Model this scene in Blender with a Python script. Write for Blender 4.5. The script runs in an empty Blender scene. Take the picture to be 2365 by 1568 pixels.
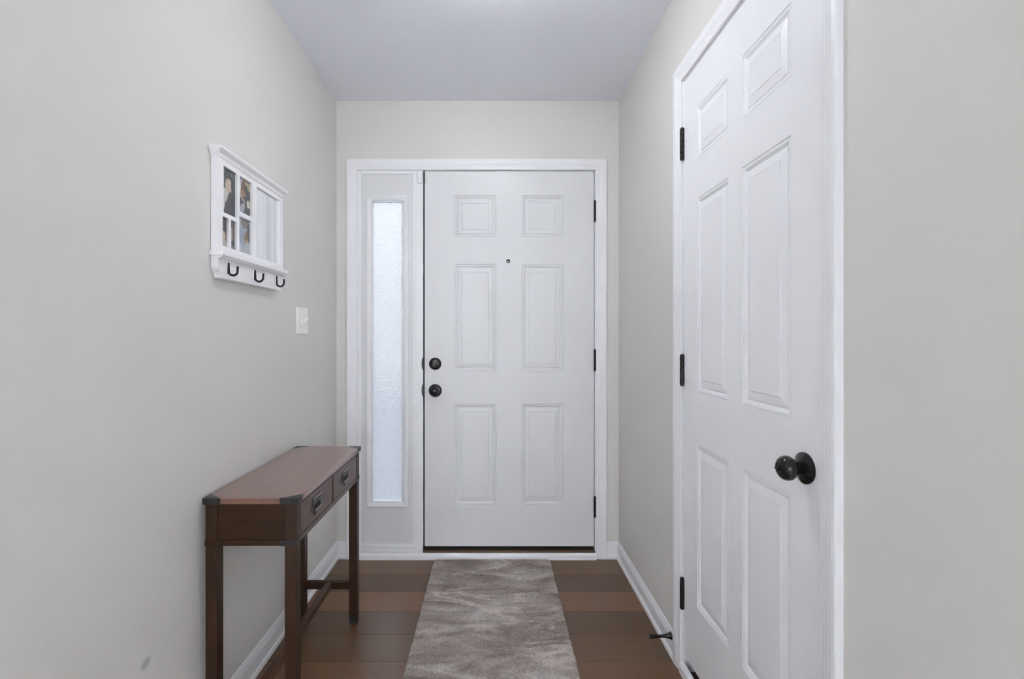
import bpy, bmesh, math, random
from mathutils import Vector, Matrix
random.seed(7)
S = bpy.context.scene
COL = S.collection
PI = math.pi

# ------------------------------------------------------------------ camera
F_PX = 1150.0
cam_d = bpy.data.cameras.new('camera')
cam_d.sensor_width = 36.0
cam_d.lens = F_PX / 2365.0 * 36.0
cam_d.shift_x = (1182.5 - 1140.0) / 2365.0
cam_d.shift_y = -(784.0 - 777.0) / 2365.0
cam_d.clip_start = 0.02
cam = bpy.data.objects.new('camera', cam_d)
cam.location = (0, 0, 1.196)
cam.rotation_euler = (PI / 2, 0, 0)
COL.objects.link(cam)
S.camera = cam

# ------------------------------------------------------------------ world (overcast daylight outside)
W = bpy.data.worlds.new('world')
S.world = W
W.use_nodes = True
bg = W.node_tree.nodes['Background']
# overcast sky: the zenith about three times as bright as the horizon, all the way round
_tc = W.node_tree.nodes.new('ShaderNodeTexCoord'); _sp = W.node_tree.nodes.new('ShaderNodeSeparateXYZ')
W.node_tree.links.new(_tc.outputs['Generated'], _sp.inputs[0])
_cl = W.node_tree.nodes.new('ShaderNodeMath'); _cl.operation = 'MAXIMUM'; _cl.inputs[1].default_value = 0.0
W.node_tree.links.new(_sp.outputs['Z'], _cl.inputs[0])
_ma = W.node_tree.nodes.new('ShaderNodeMath'); _ma.operation = 'MULTIPLY_ADD'; _ma.inputs[1].default_value = 2.0; _ma.inputs[2].default_value = 1.0
W.node_tree.links.new(_cl.outputs[0], _ma.inputs[0])
_st = W.node_tree.nodes.new('ShaderNodeMath'); _st.operation = 'MULTIPLY'
SKY = 1.05
_st.inputs[1].default_value = SKY
W.node_tree.links.new(_ma.outputs[0], _st.inputs[0]); W.node_tree.links.new(_st.outputs[0], bg.inputs[1])
bg.inputs[0].default_value = (0.935, 0.955, 1.0, 1)

# ------------------------------------------------------------------ large lights added for the hall: daylight in invented windows of the room behind
def area(name, loc, rot, sx, sy, power, col):
    d = bpy.data.lights.new(name, 'AREA')
    d.shape = 'RECTANGLE'; d.size = sx; d.size_y = sy
    d.energy = power; d.color = col
    o = bpy.data.objects.new(name, d)
    o.location = loc; o.rotation_euler = rot
    COL.objects.link(o)
    return o
WIN = 725
LAMP = 30
DAY = (0.895, 0.945, 1.0)
area('window_daylight', (-1.55, -4.42, 1.35), (PI / 2, 0, PI), 1.7, 1.9, WIN, DAY)
area('window_daylight', (1.55, -4.42, 1.35), (PI / 2, 0, PI), 1.7, 1.9, WIN, DAY)

# ------------------------------------------------------------------ exposure
S.view_settings.view_transform = 'Standard'
S.view_settings.look = 'None'
S.view_settings.exposure = 0.0
S.view_settings.gamma = 1.0
S.view_settings.use_curve_mapping = False
S.cycles.max_bounces = 9
S.cycles.diffuse_bounces = 7
S.cycles.glossy_bounces = 4
S.cycles.use_light_tree = False
W.cycles.sampling_method = 'NONE'      # the sky only reaches the hall through the panes
S.cycles.sample_clamp_indirect = 60.0

# ------------------------------------------------------------------ geometry helpers (world coordinates in, one mesh object out)
class MB:
    def __init__(s):
        s.bm = bmesh.new()
    def box(s, x0, x1, y0, y1, z0, z1, bev=0.0, seg=1):
        t = bmesh.new()
        vs = [t.verts.new((x, y, z)) for x in (x0, x1) for y in (y0, y1) for z in (z0, z1)]
        for f in ((0, 1, 3, 2), (4, 6, 7, 5), (0, 4, 5, 1), (2, 3, 7, 6), (0, 2, 6, 4), (1, 5, 7, 3)):
            t.faces.new([vs[i] for i in f])
        if bev > 0:
            bmesh.ops.bevel(t, geom=list(t.edges), offset=bev, segments=seg, profile=0.5, affect='EDGES')
        s._merge(t)
        return s
    def _merge(s, t, M=None):
        if M is not None:
            bmesh.ops.transform(t, matrix=M, verts=t.verts)
        m = bpy.data.meshes.new('tmp')
        t.to_mesh(m); t.free()
        s.bm.from_mesh(m)
        bpy.data.meshes.remove(m)
    def faces(s, verts, faces):
        vs = [s.bm.verts.new(v) for v in verts]
        for f in faces:
            s.bm.faces.new([vs[i] for i in f])
        return s
    def prism(s, poly, fn, a, b):
        """closed polygon (p,q) extruded from a to b; fn(p,q,t)->xyz"""
        n = len(poly)
        va = [s.bm.verts.new(fn(p, q, a)) for p, q in poly]
        vb = [s.bm.verts.new(fn(p, q, b)) for p, q in poly]
        for i in range(n):
            j = (i + 1) % n
            s.bm.faces.new((va[i], va[j], vb[j], vb[i]))
        s.bm.faces.new(va); s.bm.faces.new(vb[::-1])
        return s
    def loft(s, rings, closed=True, caps=True):
        R = [[s.bm.verts.new(p) for p in r] for r in rings]
        n = len(R[0])
        for a, b in zip(R[:-1], R[1:]):
            for i in range(n if closed else n - 1):
                j = (i + 1) % n
                s.bm.faces.new((a[i], a[j], b[j], b[i]))
        if caps:
            s.bm.faces.new(R[0][::-1]); s.bm.faces.new(R[-1])
        return s
    def lathe(s, prof, origin, axis, n=24):
        """prof: (distance along axis, radius)"""
        ax = Vector(axis).normalized()
        u = ax.orthogonal().normalized(); v = ax.cross(u)
        O = Vector(origin)
        rings = [[O + ax * h + (u * math.cos(2 * PI * k / n) + v * math.sin(2 * PI * k / n)) * max(r, 1e-5)
                  for k in range(n)] for h, r in prof]
        return s.loft(rings)
    def tube(s, pts, rad, n=10, sq=(1.0, 1.0)):
        pts = [Vector(p) for p in pts]
        if not isinstance(rad, (list, tuple)):
            rad = [rad] * len(pts)
        rings = []
        up = None
        for i, p in enumerate(pts):
            t = (pts[min(i + 1, len(pts) - 1)] - pts[max(i - 1, 0)]).normalized()
            if up is None:
                up = t.orthogonal().normalized()
            up = (up - t * up.dot(t)).normalized()
            v = t.cross(up)
            rings.append([p + (up * math.cos(2 * PI * k / n) * sq[0] + v * math.sin(2 * PI * k / n) * sq[1]) * rad[i] for k in range(n)])
        return s.loft(rings)
    def nested(s, O, u, v, n, w, h, prof):
        """rectangle w x h stepped inwards: prof (inset, depth below face)"""
        O, u, v, n = map(Vector, (O, u, v, n))
        R = []
        for d, e in prof:
            R.append([s.bm.verts.new(O + u * a + v * b - n * e) for a, b in ((d, d), (w - d, d), (w - d, h - d), (d, h - d))])
        for a, b in zip(R[:-1], R[1:]):
            for i in range(4):
                j = (i + 1) % 4
                s.bm.faces.new((a[i], a[j], b[j], b[i]))
        s.bm.faces.new(R[-1])
        return s
    def build(s, name, mat, parent=None, smooth=False):
        off = Vector((0, 0, 0))
        p = parent
        while p is not None:
            off += p.location; p = p.parent
        bmesh.ops.translate(s.bm, verts=s.bm.verts, vec=-off)
        bmesh.ops.recalc_face_normals(s.bm, faces=s.bm.faces)
        me = bpy.data.meshes.new(name)
        s.bm.to_mesh(me); s.bm.free()
        if smooth:
            for p in me.polygons: p.use_smooth = True
            me.set_sharp_from_angle(angle=math.radians(38))
        me.materials.append(mat)
        o = bpy.data.objects.new(name, me)
        COL.objects.link(o)
        if parent is not None:
            o.parent = parent
        return o

def tag(o, label=None, cat=None, group=None, kind=None):
    if label: o['label'] = label
    if cat: o['category'] = cat
    if group: o['group'] = group
    if kind: o['kind'] = kind
    return o
def thing(name, loc, label, cat, group=None, kind=None):
    o = bpy.data.objects.new(name, None)
    o.location = loc; o.empty_display_size = 0.05
    COL.objects.link(o)
    return tag(o, label, cat, group, kind)
def copy_tree(o, parent=None, shift=None):
    c = o.copy(); COL.objects.link(c)
    if parent is not None: c.parent = parent
    if shift: c.location = Vector(o.location) + Vector(shift)
    for ch in list(o.children):
        copy_tree(ch, c)
    return c

# ------------------------------------------------------------------ material helpers
class NT:
    def __init__(s, name):
        s.m = bpy.data.materials.new(name); s.m.use_nodes = True
        s.t = s.m.node_tree; s.b = s.t.nodes['Principled BSDF']; s.out = s.t.nodes['Material Output']
    def n(s, typ, **kw):
        nd = s.t.nodes.new(typ)
        for k, v in kw.items(): setattr(nd, k, v)
        return nd
    def l(s, a, b): s.t.links.new(a, b)
    def set(s, **kw):
        for k, v in kw.items(): s.b.inputs[k.replace('_', ' ')].default_value = v
        return s
    def pos(s, scale=(1, 1, 1), rot=(0, 0, 0), kind='Object'):
        if kind == 'World':
            src = s.n('ShaderNodeNewGeometry').outputs['Position']
        else:
            src = s.n('ShaderNodeTexCoord').outputs[kind]
        mp = s.n('ShaderNodeMapping')
        mp.inputs['Scale'].default_value = scale; mp.inputs['Rotation'].default_value = rot
        s.l(src, mp.inputs[0])
        return mp.outputs[0]
    def noise(s, vec, scale, detail=3, rough=0.5, dist=0.0):
        n = s.n('ShaderNodeTexNoise')
        n.inputs['Scale'].default_value = scale; n.inputs['Detail'].default_value = detail
        n.inputs['Roughness'].default_value = rough; n.inputs['Distortion'].default_value = dist
        s.l(vec, n.inputs['Vector'])
        return n.outputs['Fac']
    def ramp(s, fac, stops, interp='LINEAR'):
        r = s.n('ShaderNodeValToRGB'); r.color_ramp.interpolation = interp
        e = r.color_ramp.elements
        while len(e) < len(stops): e.new(0.5)
        for k, (p, c) in enumerate(stops):
            e[k].position = p; e[k].color = (c if len(c) == 4 else (*c, 1))
        s.l(fac, r.inputs[0])
        return r.outputs[0]
    def mix(s, fac, a, b, mode='MIX'):
        m = s.n('ShaderNodeMix', data_type='RGBA', blend_type=mode)
        for sock, v in ((m.inputs[0], fac), (m.inputs[6], a), (m.inputs[7], b)):
            if hasattr(v, 'is_linked'): s.l(v, sock)
            else: sock.default_value = v if isinstance(v, (int, float)) else ((*v, 1) if len(v) == 3 else v)
        return m.outputs[2]
    def bump(s, h, strength=0.2, dist=0.002):
        b = s.n('ShaderNodeBump')
        b.inputs['Strength'].default_value = strength; b.inputs['Distance'].default_value = dist
        s.l(h, b.inputs['Height']); s.l(b.outputs[0], s.b.inputs['Normal'])
    def math(s, op, a, b=None, clamp=False):
        m = s.n('ShaderNodeMath', operation=op, use_clamp=clamp)
        for k, v in enumerate((a, b)):
            if v is None: continue
            if hasattr(v, 'is_linked'): s.l(v, m.inputs[k])
            else: m.inputs[k].default_value = v
        return m.outputs[0]
    def ellipse(s, uv, c, r, soft=0.25, rot=0.0):
        """soft ellipse mask in uv space"""
        mp = s.n('ShaderNodeMapping', vector_type='TEXTURE')
        mp.inputs['Location'].default_value = (c[0], c[1], 0)
        mp.inputs['Rotation'].default_value = (0, 0, rot)
        mp.inputs['Scale'].default_value = (r[0], r[1], 1)
        s.l(uv, mp.inputs[0])
        ln = s.n('ShaderNodeVectorMath', operation='LENGTH'); s.l(mp.outputs[0], ln.inputs[0])
        mr = s.n('ShaderNodeMapRange', interpolation_type='SMOOTHSTEP')
        mr.inputs[1].default_value = 1 - soft; mr.inputs[2].default_value = 1 + soft
        mr.inputs[3].default_value = 1; mr.inputs[4].default_value = 0
        s.l(ln.outputs['Value'], mr.inputs[0])
        return mr.outputs[0]

def paint(name, col, rough=0.6, bump=0.06, scale=220, spec=0.4):
    t = NT(name); t.set(Base_Color=(*col, 1), Roughness=rough)
    t.b.inputs['Specular IOR Level'].default_value = spec
    p = t.pos(kind='World')
    big = t.noise(p, 1.3, 0)
    t.l(t.mix(big, tuple(c * 0.985 for c in col), tuple(min(1, c * 1.015) for c in col)), t.b.inputs['Base Color'])
    if bump: t.bump(t.noise(p, scale, 0, 0.6), bump, 0.001)
    return t
M = {}
WALL = (0.70, 0.687, 0.662)
t = paint('wall_paint', WALL, 0.7, 0.0)
M['wall'] = t.m
# left wall: same paint with one grey scuff low down on it
t = paint('wall_paint_scuffed', WALL, 0.7, 0.0)
p = t.n('ShaderNodeNewGeometry').outputs['Position']
sx = t.n('ShaderNodeSeparateXYZ'); t.l(p, sx.inputs[0])
cb = t.n('ShaderNodeCombineXYZ'); t.l(sx.outputs['Y'], cb.inputs[0]); t.l(sx.outputs['Z'], cb.inputs[1])
msk = t.ellipse(cb.outputs[0], (1.214, 0.399), (0.016, 0.012), 0.45)
old = t.b.inputs['Base Color'].links[0].from_socket
t.l(t.mix(t.math('MULTIPLY', msk, 0.55), old, (0.27, 0.27, 0.28)), t.b.inputs['Base Color'])
M['wall_left'] = t.m
M['ceiling'] = paint('ceiling_paint', (0.85, 0.865, 0.93), 0.8, 0.0, 160).m
t = paint('trim_paint', (0.84, 0.845, 0.87), 0.32, 0.0, 60); M['trim'] = t.m
t = paint('door_paint', (0.73, 0.735, 0.752), 0.34, 0.0, 90); M['door'] = t.m
t = paint('closet_door_paint', (0.86, 0.865, 0.89), 0.28, 0.0, 90); M['door2'] = t.m
t = paint('organizer_paint', (0.86, 0.86, 0.88), 0.38, 0.0, 90); M['white'] = t.m
t = paint('plate_plastic', (0.88, 0.88, 0.86), 0.35, 0.0); M['plate'] = t.m
t = paint('sensor_plastic', (0.72, 0.72, 0.70), 0.4, 0.0); M['sensor'] = t.m

def metal_black(name, col=(0.008, 0.008, 0.009), rough=0.26, metal=0.0):
    t = NT(name); t.set(Base_Color=(*col, 1), Roughness=rough, Metallic=metal); t.b.inputs['Specular IOR Level'].default_value = 0.35
    t.b.inputs['Coat Weight'].default_value = 0.12; t.b.inputs['Coat Roughness'].default_value = 0.12
    p = t.pos(); t.bump(t.noise(p, 140, 2), 0.04, 0.0006)
    r = t.noise(p, 30, 2); t.l(t.math('ADD', t.math('MULTIPLY', r, 0.12), rough - 0.06), t.b.inputs['Roughness'])
    return t.m
M['black'] = metal_black('black_hardware', rough=0.17)
M['hinge'] = metal_black('black_hinge_metal', rough=0.4)
M['rubber'] = NT('black_rubber').set(Base_Color=(0.005, 0.0045, 0.0045, 1), Roughness=0.8).m
M['gunmetal'] = metal_black('aged_bracket_metal', (0.040, 0.038, 0.037), 0.42, 0.5)
M['screw'] = metal_black('dark_screw_metal', (0.02, 0.018, 0.016), 0.5)
t = NT('nickel'); t.set(Base_Color=(0.55, 0.55, 0.58, 1), Metallic=1.0, Roughness=0.22)
t.bump(t.noise(t.pos(), 200, 2), 0.03, 0.0005); M['nickel'] = t.m
t = NT('pewter'); t.set(Base_Color=(0.17, 0.17, 0.19, 1), Metallic=0.9, Roughness=0.35)
t.bump(t.noise(t.pos(), 200, 2), 0.03, 0.0005); M['pewter'] = t.m
t = NT('mirror_silver'); t.set(Base_Color=(0.86, 0.86, 0.89, 1), Metallic=1.0, Roughness=0.03)
t.bump(t.noise(t.pos(), 3, 1), 0.01, 0.001); M['mirror'] = t.m

# dark stained wood of the table
def wood(name, c0, c1, rough, coat, stretch, spec=0.5, coat_rough=0.2):
    t = NT(name)
    p = t.pos(stretch)
    g = t.noise(p, 9, 5, 0.6, 0.4)
    t.l(t.ramp(g, [(0.3, c0), (0.7, c1)]), t.b.inputs['Base Color'])
    t.b.inputs['Roughness'].default_value = rough
    t.b.inputs['Coat Weight'].default_value = coat
    t.b.inputs['Coat Roughness'].default_value = coat_rough
    t.b.inputs['Specular IOR Level'].default_value = spec
    t.bump(g, 0.06, 0.001)
    return t
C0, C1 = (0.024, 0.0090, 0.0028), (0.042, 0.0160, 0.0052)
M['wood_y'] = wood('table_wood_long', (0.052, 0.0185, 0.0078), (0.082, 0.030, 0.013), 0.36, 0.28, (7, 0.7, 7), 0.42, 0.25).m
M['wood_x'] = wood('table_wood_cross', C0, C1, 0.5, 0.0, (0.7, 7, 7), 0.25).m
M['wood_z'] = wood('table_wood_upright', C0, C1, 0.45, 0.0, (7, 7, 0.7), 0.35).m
# table top: same wood lightened to carry its reflection, with scuffs and dents
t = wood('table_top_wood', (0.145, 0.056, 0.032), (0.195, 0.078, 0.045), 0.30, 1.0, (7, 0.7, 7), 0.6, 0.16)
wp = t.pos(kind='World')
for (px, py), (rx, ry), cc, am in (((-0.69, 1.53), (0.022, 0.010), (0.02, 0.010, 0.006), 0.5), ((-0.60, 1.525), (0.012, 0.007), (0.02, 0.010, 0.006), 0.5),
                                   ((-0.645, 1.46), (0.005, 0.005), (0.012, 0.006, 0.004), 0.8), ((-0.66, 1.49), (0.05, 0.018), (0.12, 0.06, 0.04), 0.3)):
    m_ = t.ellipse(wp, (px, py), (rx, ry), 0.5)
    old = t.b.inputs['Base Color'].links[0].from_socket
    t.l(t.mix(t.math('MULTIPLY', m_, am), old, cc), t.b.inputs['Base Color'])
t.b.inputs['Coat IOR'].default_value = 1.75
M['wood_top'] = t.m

# floor boards: brown oak, tint from the object's colour
t = NT('floor_board_wood')
oi = t.n('ShaderNodeObjectInfo')
add = t.n('ShaderNodeVectorMath', operation='ADD')
sc3 = t.n('ShaderNodeVectorMath', operation='SCALE'); sc3.inputs['Scale'].default_value = 37.0
cr = t.n('ShaderNodeCombineXYZ'); t.l(oi.outputs['Random'], cr.inputs[0]); t.l(oi.outputs['Random'], cr.inputs[1])
t.l(cr.outputs[0], sc3.inputs[0])
t.l(t.n('ShaderNodeTexCoord').outputs['Object'], add.inputs[0]); t.l(sc3.outputs[0], add.inputs[1])
mp = t.n('ShaderNodeMapping'); mp.inputs['Scale'].default_value = (1.1, 9, 9); t.l(add.outputs[0], mp.inputs[0])
g = t.noise(mp.outputs[0], 5, 3, 0.5, 0.3)
mp2 = t.n('ShaderNodeMapping'); mp2.inputs['Scale'].default_value = (2.2, 9, 1); t.l(add.outputs[0], mp2.inputs[0])
kn = t.noise(mp2.outputs[0], 1.1, 1, 0.4)
grain = t.ramp(g, [(0.25, (0.90, 0.89, 0.88)), (0.75, (1.08, 1.07, 1.06))])
knot = t.ramp(kn, [(0.74, (1, 1, 1)), (0.80, (0.5, 0.45, 0.42))])
t.l(t.mix(1.0, t.mix(1.0, oi.outputs['Color'], grain, 'MULTIPLY'), knot, 'MULTIPLY'), t.b.inputs['Base Color'])
t.l(t.math('ADD', t.math('MULTIPLY', g, 0.06), 0.29), t.b.inputs['Roughness'])
t.b.inputs['Specular IOR Level'].default_value = 0.7
wv = t.noise(mp2.outputs[0], 3.2, 2, 0.5, 0.5)
t.bump(t.math('ADD', t.math('MULTIPLY', g, 0.35), wv), 0.14, 0.0016)
M['plank'] = t.m
t = wood('floor_wood_far', (0.055, 0.032, 0.020), (0.075, 0.045, 0.028), 0.4, 0.0, (0.8, 6, 6)); M['floor'] = t.m
t = paint('pale_carpet', (0.66, 0.63, 0.58), 0.95, 0.6, 300); M['carpet'] = t.m
t = wood('sill_wood', (0.085, 0.042, 0.022), (0.13, 0.066, 0.036), 0.45, 0.0, (0.8, 6, 6)); M['sill'] = t.m

# rug
t = NT('rug_wool')
p = t.pos(kind='World')
mpr = t.n('ShaderNodeMapping'); mpr.inputs['Rotation'].default_value = (0, 0, math.radians(-24)); mpr.inputs['Scale'].default_value = (2.0, 5.6, 1)
t.l(p, mpr.inputs[0])
a = t.noise(mpr.outputs[0], 1.5, 6, 0.62, 0.9)
mpr2 = t.n('ShaderNodeMapping'); mpr2.inputs['Rotation'].default_value = (0, 0, math.radians(20)); mpr2.inputs['Scale'].default_value = (1.6, 4.4, 1)
t.l(p, mpr2.inputs[0])
b_ = t.noise(mpr2.outputs[0], 1.25, 4, 0.55, 0.6)
base = t.ramp(a, [(0.32, (0.16, 0.132, 0.114)), (0.45, (0.26, 0.222, 0.198)), (0.56, (0.37, 0.335, 0.312)), (0.70, (0.54, 0.51, 0.50))])
rd = t.math('ABSOLUTE', t.math('SUBTRACT', b_, 0.52))
vein = t.ramp(rd, [(0.0, (1, 1, 1)), (0.012, (0.75, 0.75, 0.75)), (0.03, (0, 0, 0))])
msk = t.ramp(t.noise(p, 3.0, 2), [(0.45, (0, 0, 0)), (0.58, (1, 1, 1))])
vf = t.math('MULTIPLY', vein, msk)
c1 = t.mix(t.math('MULTIPLY', vf, 0.7), base, (0.62, 0.57, 0.52))
fine = t.noise(p, 150, 5, 0.75)
c2 = t.mix(1.0, c1, t.ramp(fine, [(0.3, (0.62, 0.60, 0.58)), (0.7, (1.62, 1.60, 1.58))]), 'MULTIPLY')
t.l(c2, t.b.inputs['Base Color'])
t.set(Roughness=0.95); t.b.inputs['Specular IOR Level'].default_value = 0.15
t.b.inputs['Sheen Weight'].default_value = 0.25
t.bump(fine, 0.6, 0.003)
M['rug'] = t.m
t = paint('rug_binding', (0.30, 0.25, 0.20), 0.9, 0.3, 400); M['rug_edge'] = t.m

# obscure glass of the sidelight
t = NT('obscure_glass')
p = t.pos(kind='World')
vo = t.n('ShaderNodeTexVoronoi', feature='SMOOTH_F1'); vo.inputs['Scale'].default_value = 150
mpg = t.n('ShaderNodeMapping'); mpg.inputs['Scale'].default_value = (1, 1, 0.75); t.l(p, mpg.inputs[0]); t.l(mpg.outputs[0], vo.inputs['Vector'])
hn = t.math('ADD', vo.outputs['Distance'], t.noise(mpg.outputs[0], 90, 2))
bp = t.n('ShaderNodeBump'); bp.inputs['Strength'].default_value = 0.9; bp.inputs['Distance'].default_value = 0.006; t.l(hn, bp.inputs['Height'])
tr = t.n('ShaderNodeBsdfTranslucent'); tr.inputs[0].default_value = (0.84, 0.845, 0.86, 1); t.l(bp.outputs[0], tr.inputs['Normal'])
rf = t.n('ShaderNodeBsdfRefraction'); rf.inputs['Color'].default_value = (0.9, 0.93, 0.96, 1); rf.inputs['Roughness'].default_value = 0.12; rf.inputs['IOR'].default_value = 1.15
t.l(bp.outputs[0], rf.inputs['Normal'])
gl = t.n('ShaderNodeBsdfGlossy'); gl.inputs['Roughness'].default_value = 0.25; t.l(bp.outputs[0], gl.inputs['Normal'])
m1 = t.n('ShaderNodeMixShader'); m1.inputs[0].default_value = 0.72; t.l(tr.outputs[0], m1.inputs[1]); t.l(rf.outputs[0], m1.inputs[2])
m2 = t.n('ShaderNodeMixShader'); m2.inputs[0].default_value = 0.04; t.l(m1.outputs[0], m2.inputs[1]); t.l(gl.outputs[0], m2.inputs[2])
t.l(m2.outputs[0], t.out.inputs['Surface'])
M['glass'] = t.m
t = NT('clear_window_glass'); t.set(Base_Color=(1, 1, 1, 1), Roughness=0.0, IOR=1.01); t.b.inputs['Transmission Weight'].default_value = 1.0
t.l(t.ramp(t.noise(t.pos(), 4), [(0, (0.97, 0.98, 1)), (1, (1, 1, 1))]), t.b.inputs['Base Color'])
M['clear'] = t.m
t = NT('lit_lamp_glass'); t.set(Base_Color=(0.9, 0.88, 0.84, 1), Roughness=0.4)
t.b.inputs['Emission Color'].default_value = (0.97, 0.98, 1.0, 1); t.b.inputs['Emission Strength'].default_value = LAMP
M['lampglass'] = t.m
t = paint('porch_concrete', (0.24, 0.25, 0.27), 0.9, 0.3, 40); M['concrete'] = t.m

# ------------------------------------------------------------------ dimensions
XL, XR, YB, ZC = -0.848, 0.675, 2.687, 2.467     # hall: left wall, right wall, door wall, ceiling
YH = 0.52                                         # where the hall opens into the room behind
RX, RY = 3.2, -4.5                                # room behind the camera
K = 428.0
def fx(px): return (px - 1140.0) / K
def fz(py): return 1.196 - (py - 777.0) / K

# ------------------------------------------------------------------ room shell
T = 0.12
mb = MB(); mb.box(XL - T, XL, YH, YB + T, -0.05, ZC + 0.05)
tag(mb.build('wall_left', M['wall_left']), 'pale greige left wall behind the dark wooden console table', 'wall', kind='structure')
# right wall with the closet opening
CY0, CY1, CZ1 = 1.002, 1.792, 2.121
mb = MB()
mb.box(XR, XR + T, YH, CY0, -0.05, ZC + 0.05)
mb.box(XR, XR + T, CY1, YB + T, -0.05, ZC + 0.05)
mb.box(XR, XR + T, CY0, CY1, CZ1, ZC + 0.05)
tag(mb.build('wall_right', M['wall']), 'pale greige right wall holding the closet door', 'wall', kind='structure')
# wall with the front door unit
EX0, EX1, EZ1 = -0.748, 0.566, 2.108
mb = MB()
mb.box(XL, EX0, YB, YB + T, -0.05, ZC + 0.05)
mb.box(EX1, XR, YB, YB + T, -0.05, ZC + 0.05)
mb.box(EX0, EX1, YB, YB + T, EZ1, ZC + 0.05)
tag(mb.build('wall_back', M['wall']), 'greige end wall around the white front door', 'wall', kind='structure')
mb = MB(); mb.box(-RX, RX, RY, YB + T, ZC, ZC + 0.1)
tag(mb.build('ceiling', M['ceiling']), 'flat cool white ceiling above the hall', 'ceiling', kind='structure')
# closet interior
mb = MB()
mb.box(XR + T, XR + 0.75, 0.85, 0.90, 0, ZC); mb.box(XR + T, XR + 0.75, 1.90, 1.95, 0, ZC); mb.box(XR + 0.70, XR + 0.75, 0.9, 1.9, 0, ZC)
tag(mb.build('wall_closet', M['wall']), 'dark closet interior behind the six-panel closet door', 'wall', kind='structure')
# unseen room added behind the camera for light: four walls, two window openings
mb = MB()
mb.box(-RX, XL - T, YH, YH + T, -0.05, ZC + 0.05)
tag(mb.build('wall_room_left_return', M['wall']), 'greige wall beside the hall, left of the opening', 'wall', kind='structure')
mb = MB(); mb.box(XR + T, RX, YH, YH + T, -0.05, ZC + 0.05)
tag(mb.build('wall_room_right_return', M['wall']), 'greige wall beside the hall, right of the opening', 'wall', kind='structure')
mb = MB(); mb.box(-RX - T, -RX, RY, YH + T, -0.05, ZC + 0.05)
tag(mb.build('wall_room_left', M['wall']), 'greige left wall of the room behind the hall', 'wall', kind='structure')
mb = MB(); mb.box(RX, RX + T, RY, YH + T, -0.05, ZC + 0.05)
tag(mb.build('wall_room_right', M['wall']), 'greige right wall of the room behind the hall', 'wall', kind='structure')
mb = MB()
for x0, x1 in ((-RX, -2.45), (-0.65, 0.65), (2.45, RX)): mb.box(x0, x1, RY - T, RY, -0.05, ZC + 0.05)
for x0, x1 in ((-2.45, -0.65), (0.65, 2.45)):
    mb.box(x0, x1, RY - T, RY, -0.05, 0.35); mb.box(x0, x1, RY - T, RY, 2.35, ZC + 0.05)
tag(mb.build('wall_room_rear', M['wall']), 'greige rear wall with two large windows, behind the viewer', 'wall', kind='structure')
for n_, (x0, x1) in ((2, (-2.45, -0.65)), (3, (0.65, 2.45))):
    mb = MB()
    for b_ in ((x0, x0 + .05, .35, 2.35), (x1 - .05, x1, .35, 2.35), (x0, x1, .35, .40), (x0, x1, 2.30, 2.35), (x0, x1, 1.33, 1.37)):
        mb.box(b_[0], b_[1], RY - 0.09, RY - 0.03, b_[2], b_[3], 0.004)
    wn = mb.build('window_%d' % n_, M['trim'])
    tag(wn, 'white framed window in the rear wall behind the viewer, %s one' % ('left' if n_ == 2 else 'right'), 'window', kind='structure')
    g_ = MB().box(x0 + .05, x1 - .05, RY - .065, RY - .059, .40, 2.30).build('pane', M['clear'], wn)

# floor: subfloor, then boards one by one
mb = MB()
mb.box(XL, XR, YH, 0.66, -0.06, 0.0)
mb.box(XL, XR + 0.72, 0.66, YB + T, -0.06, -0.0135)
floor = tag(mb.build('floor', M['floor']), 'brown hardwood floor of wide boards running across the hall', 'floor', kind='structure')
mb = MB(); mb.box(-RX, RX, RY, YH, -0.06, 0.004)  # unseen carpet added pale to bounce light into the hall
mb.build('floor_carpet', M['carpet']); tag(bpy.data.objects['floor_carpet'], 'pale carpet in the room behind the viewer', 'floor', kind='structure')
BASE = {0: (0.150, 0.076, 0.030), 1: (0.098, 0.047, 0.018), 2: (0.184, 0.088, 0.037), 3: (0.102, 0.049, 0.020),
        4: (0.124, 0.063, 0.025), 5: (0.148, 0.071, 0.030)}
rows = []
yy = 2.740
y_b = [2.672 - 0.168 * k for k in range(0, 13)]
pm = {}
for r_ in range(12):
    ya, yb = y_b[r_ + 1], y_b[r_]
    cut = [[0.10], [-0.22, 0.2], [-0.05], [-0.2, 0.18], [0.20], [-0.25], [0.25], [-0.15], [0.22], [-0.2], [0.1], [-0.2]][r_]
    xs = [XL] + cut + [XR + 0.02]
    for i in range(len(xs) - 1):
        x0, x1 = xs[i] + 0.0004, xs[i + 1] - 0.0004
        m_ = MB()
        m_.box(x0, x1, ya + 0.0004, yb - 0.0004, -0.0135, 0.0, 0.0011)
        o = m_.build('floor_board', M['plank'], floor)
        bc = BASE[r_ % 6]; k_ = 1.0 + random.uniform(-0.06, 0.06)
        o.color = (bc[0] * k_, bc[1] * k_, bc[2] * k_, 1)

# ------------------------------------------------------------------ outside the front door
mb = MB(); mb.box(-9, 9, YB + T + 0.02, 14, -0.30, -0.18)
tag(mb.build('ground', M['concrete']), 'grey concrete ground outside, seen blurred through the sidelight', 'ground', kind='structure')

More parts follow.
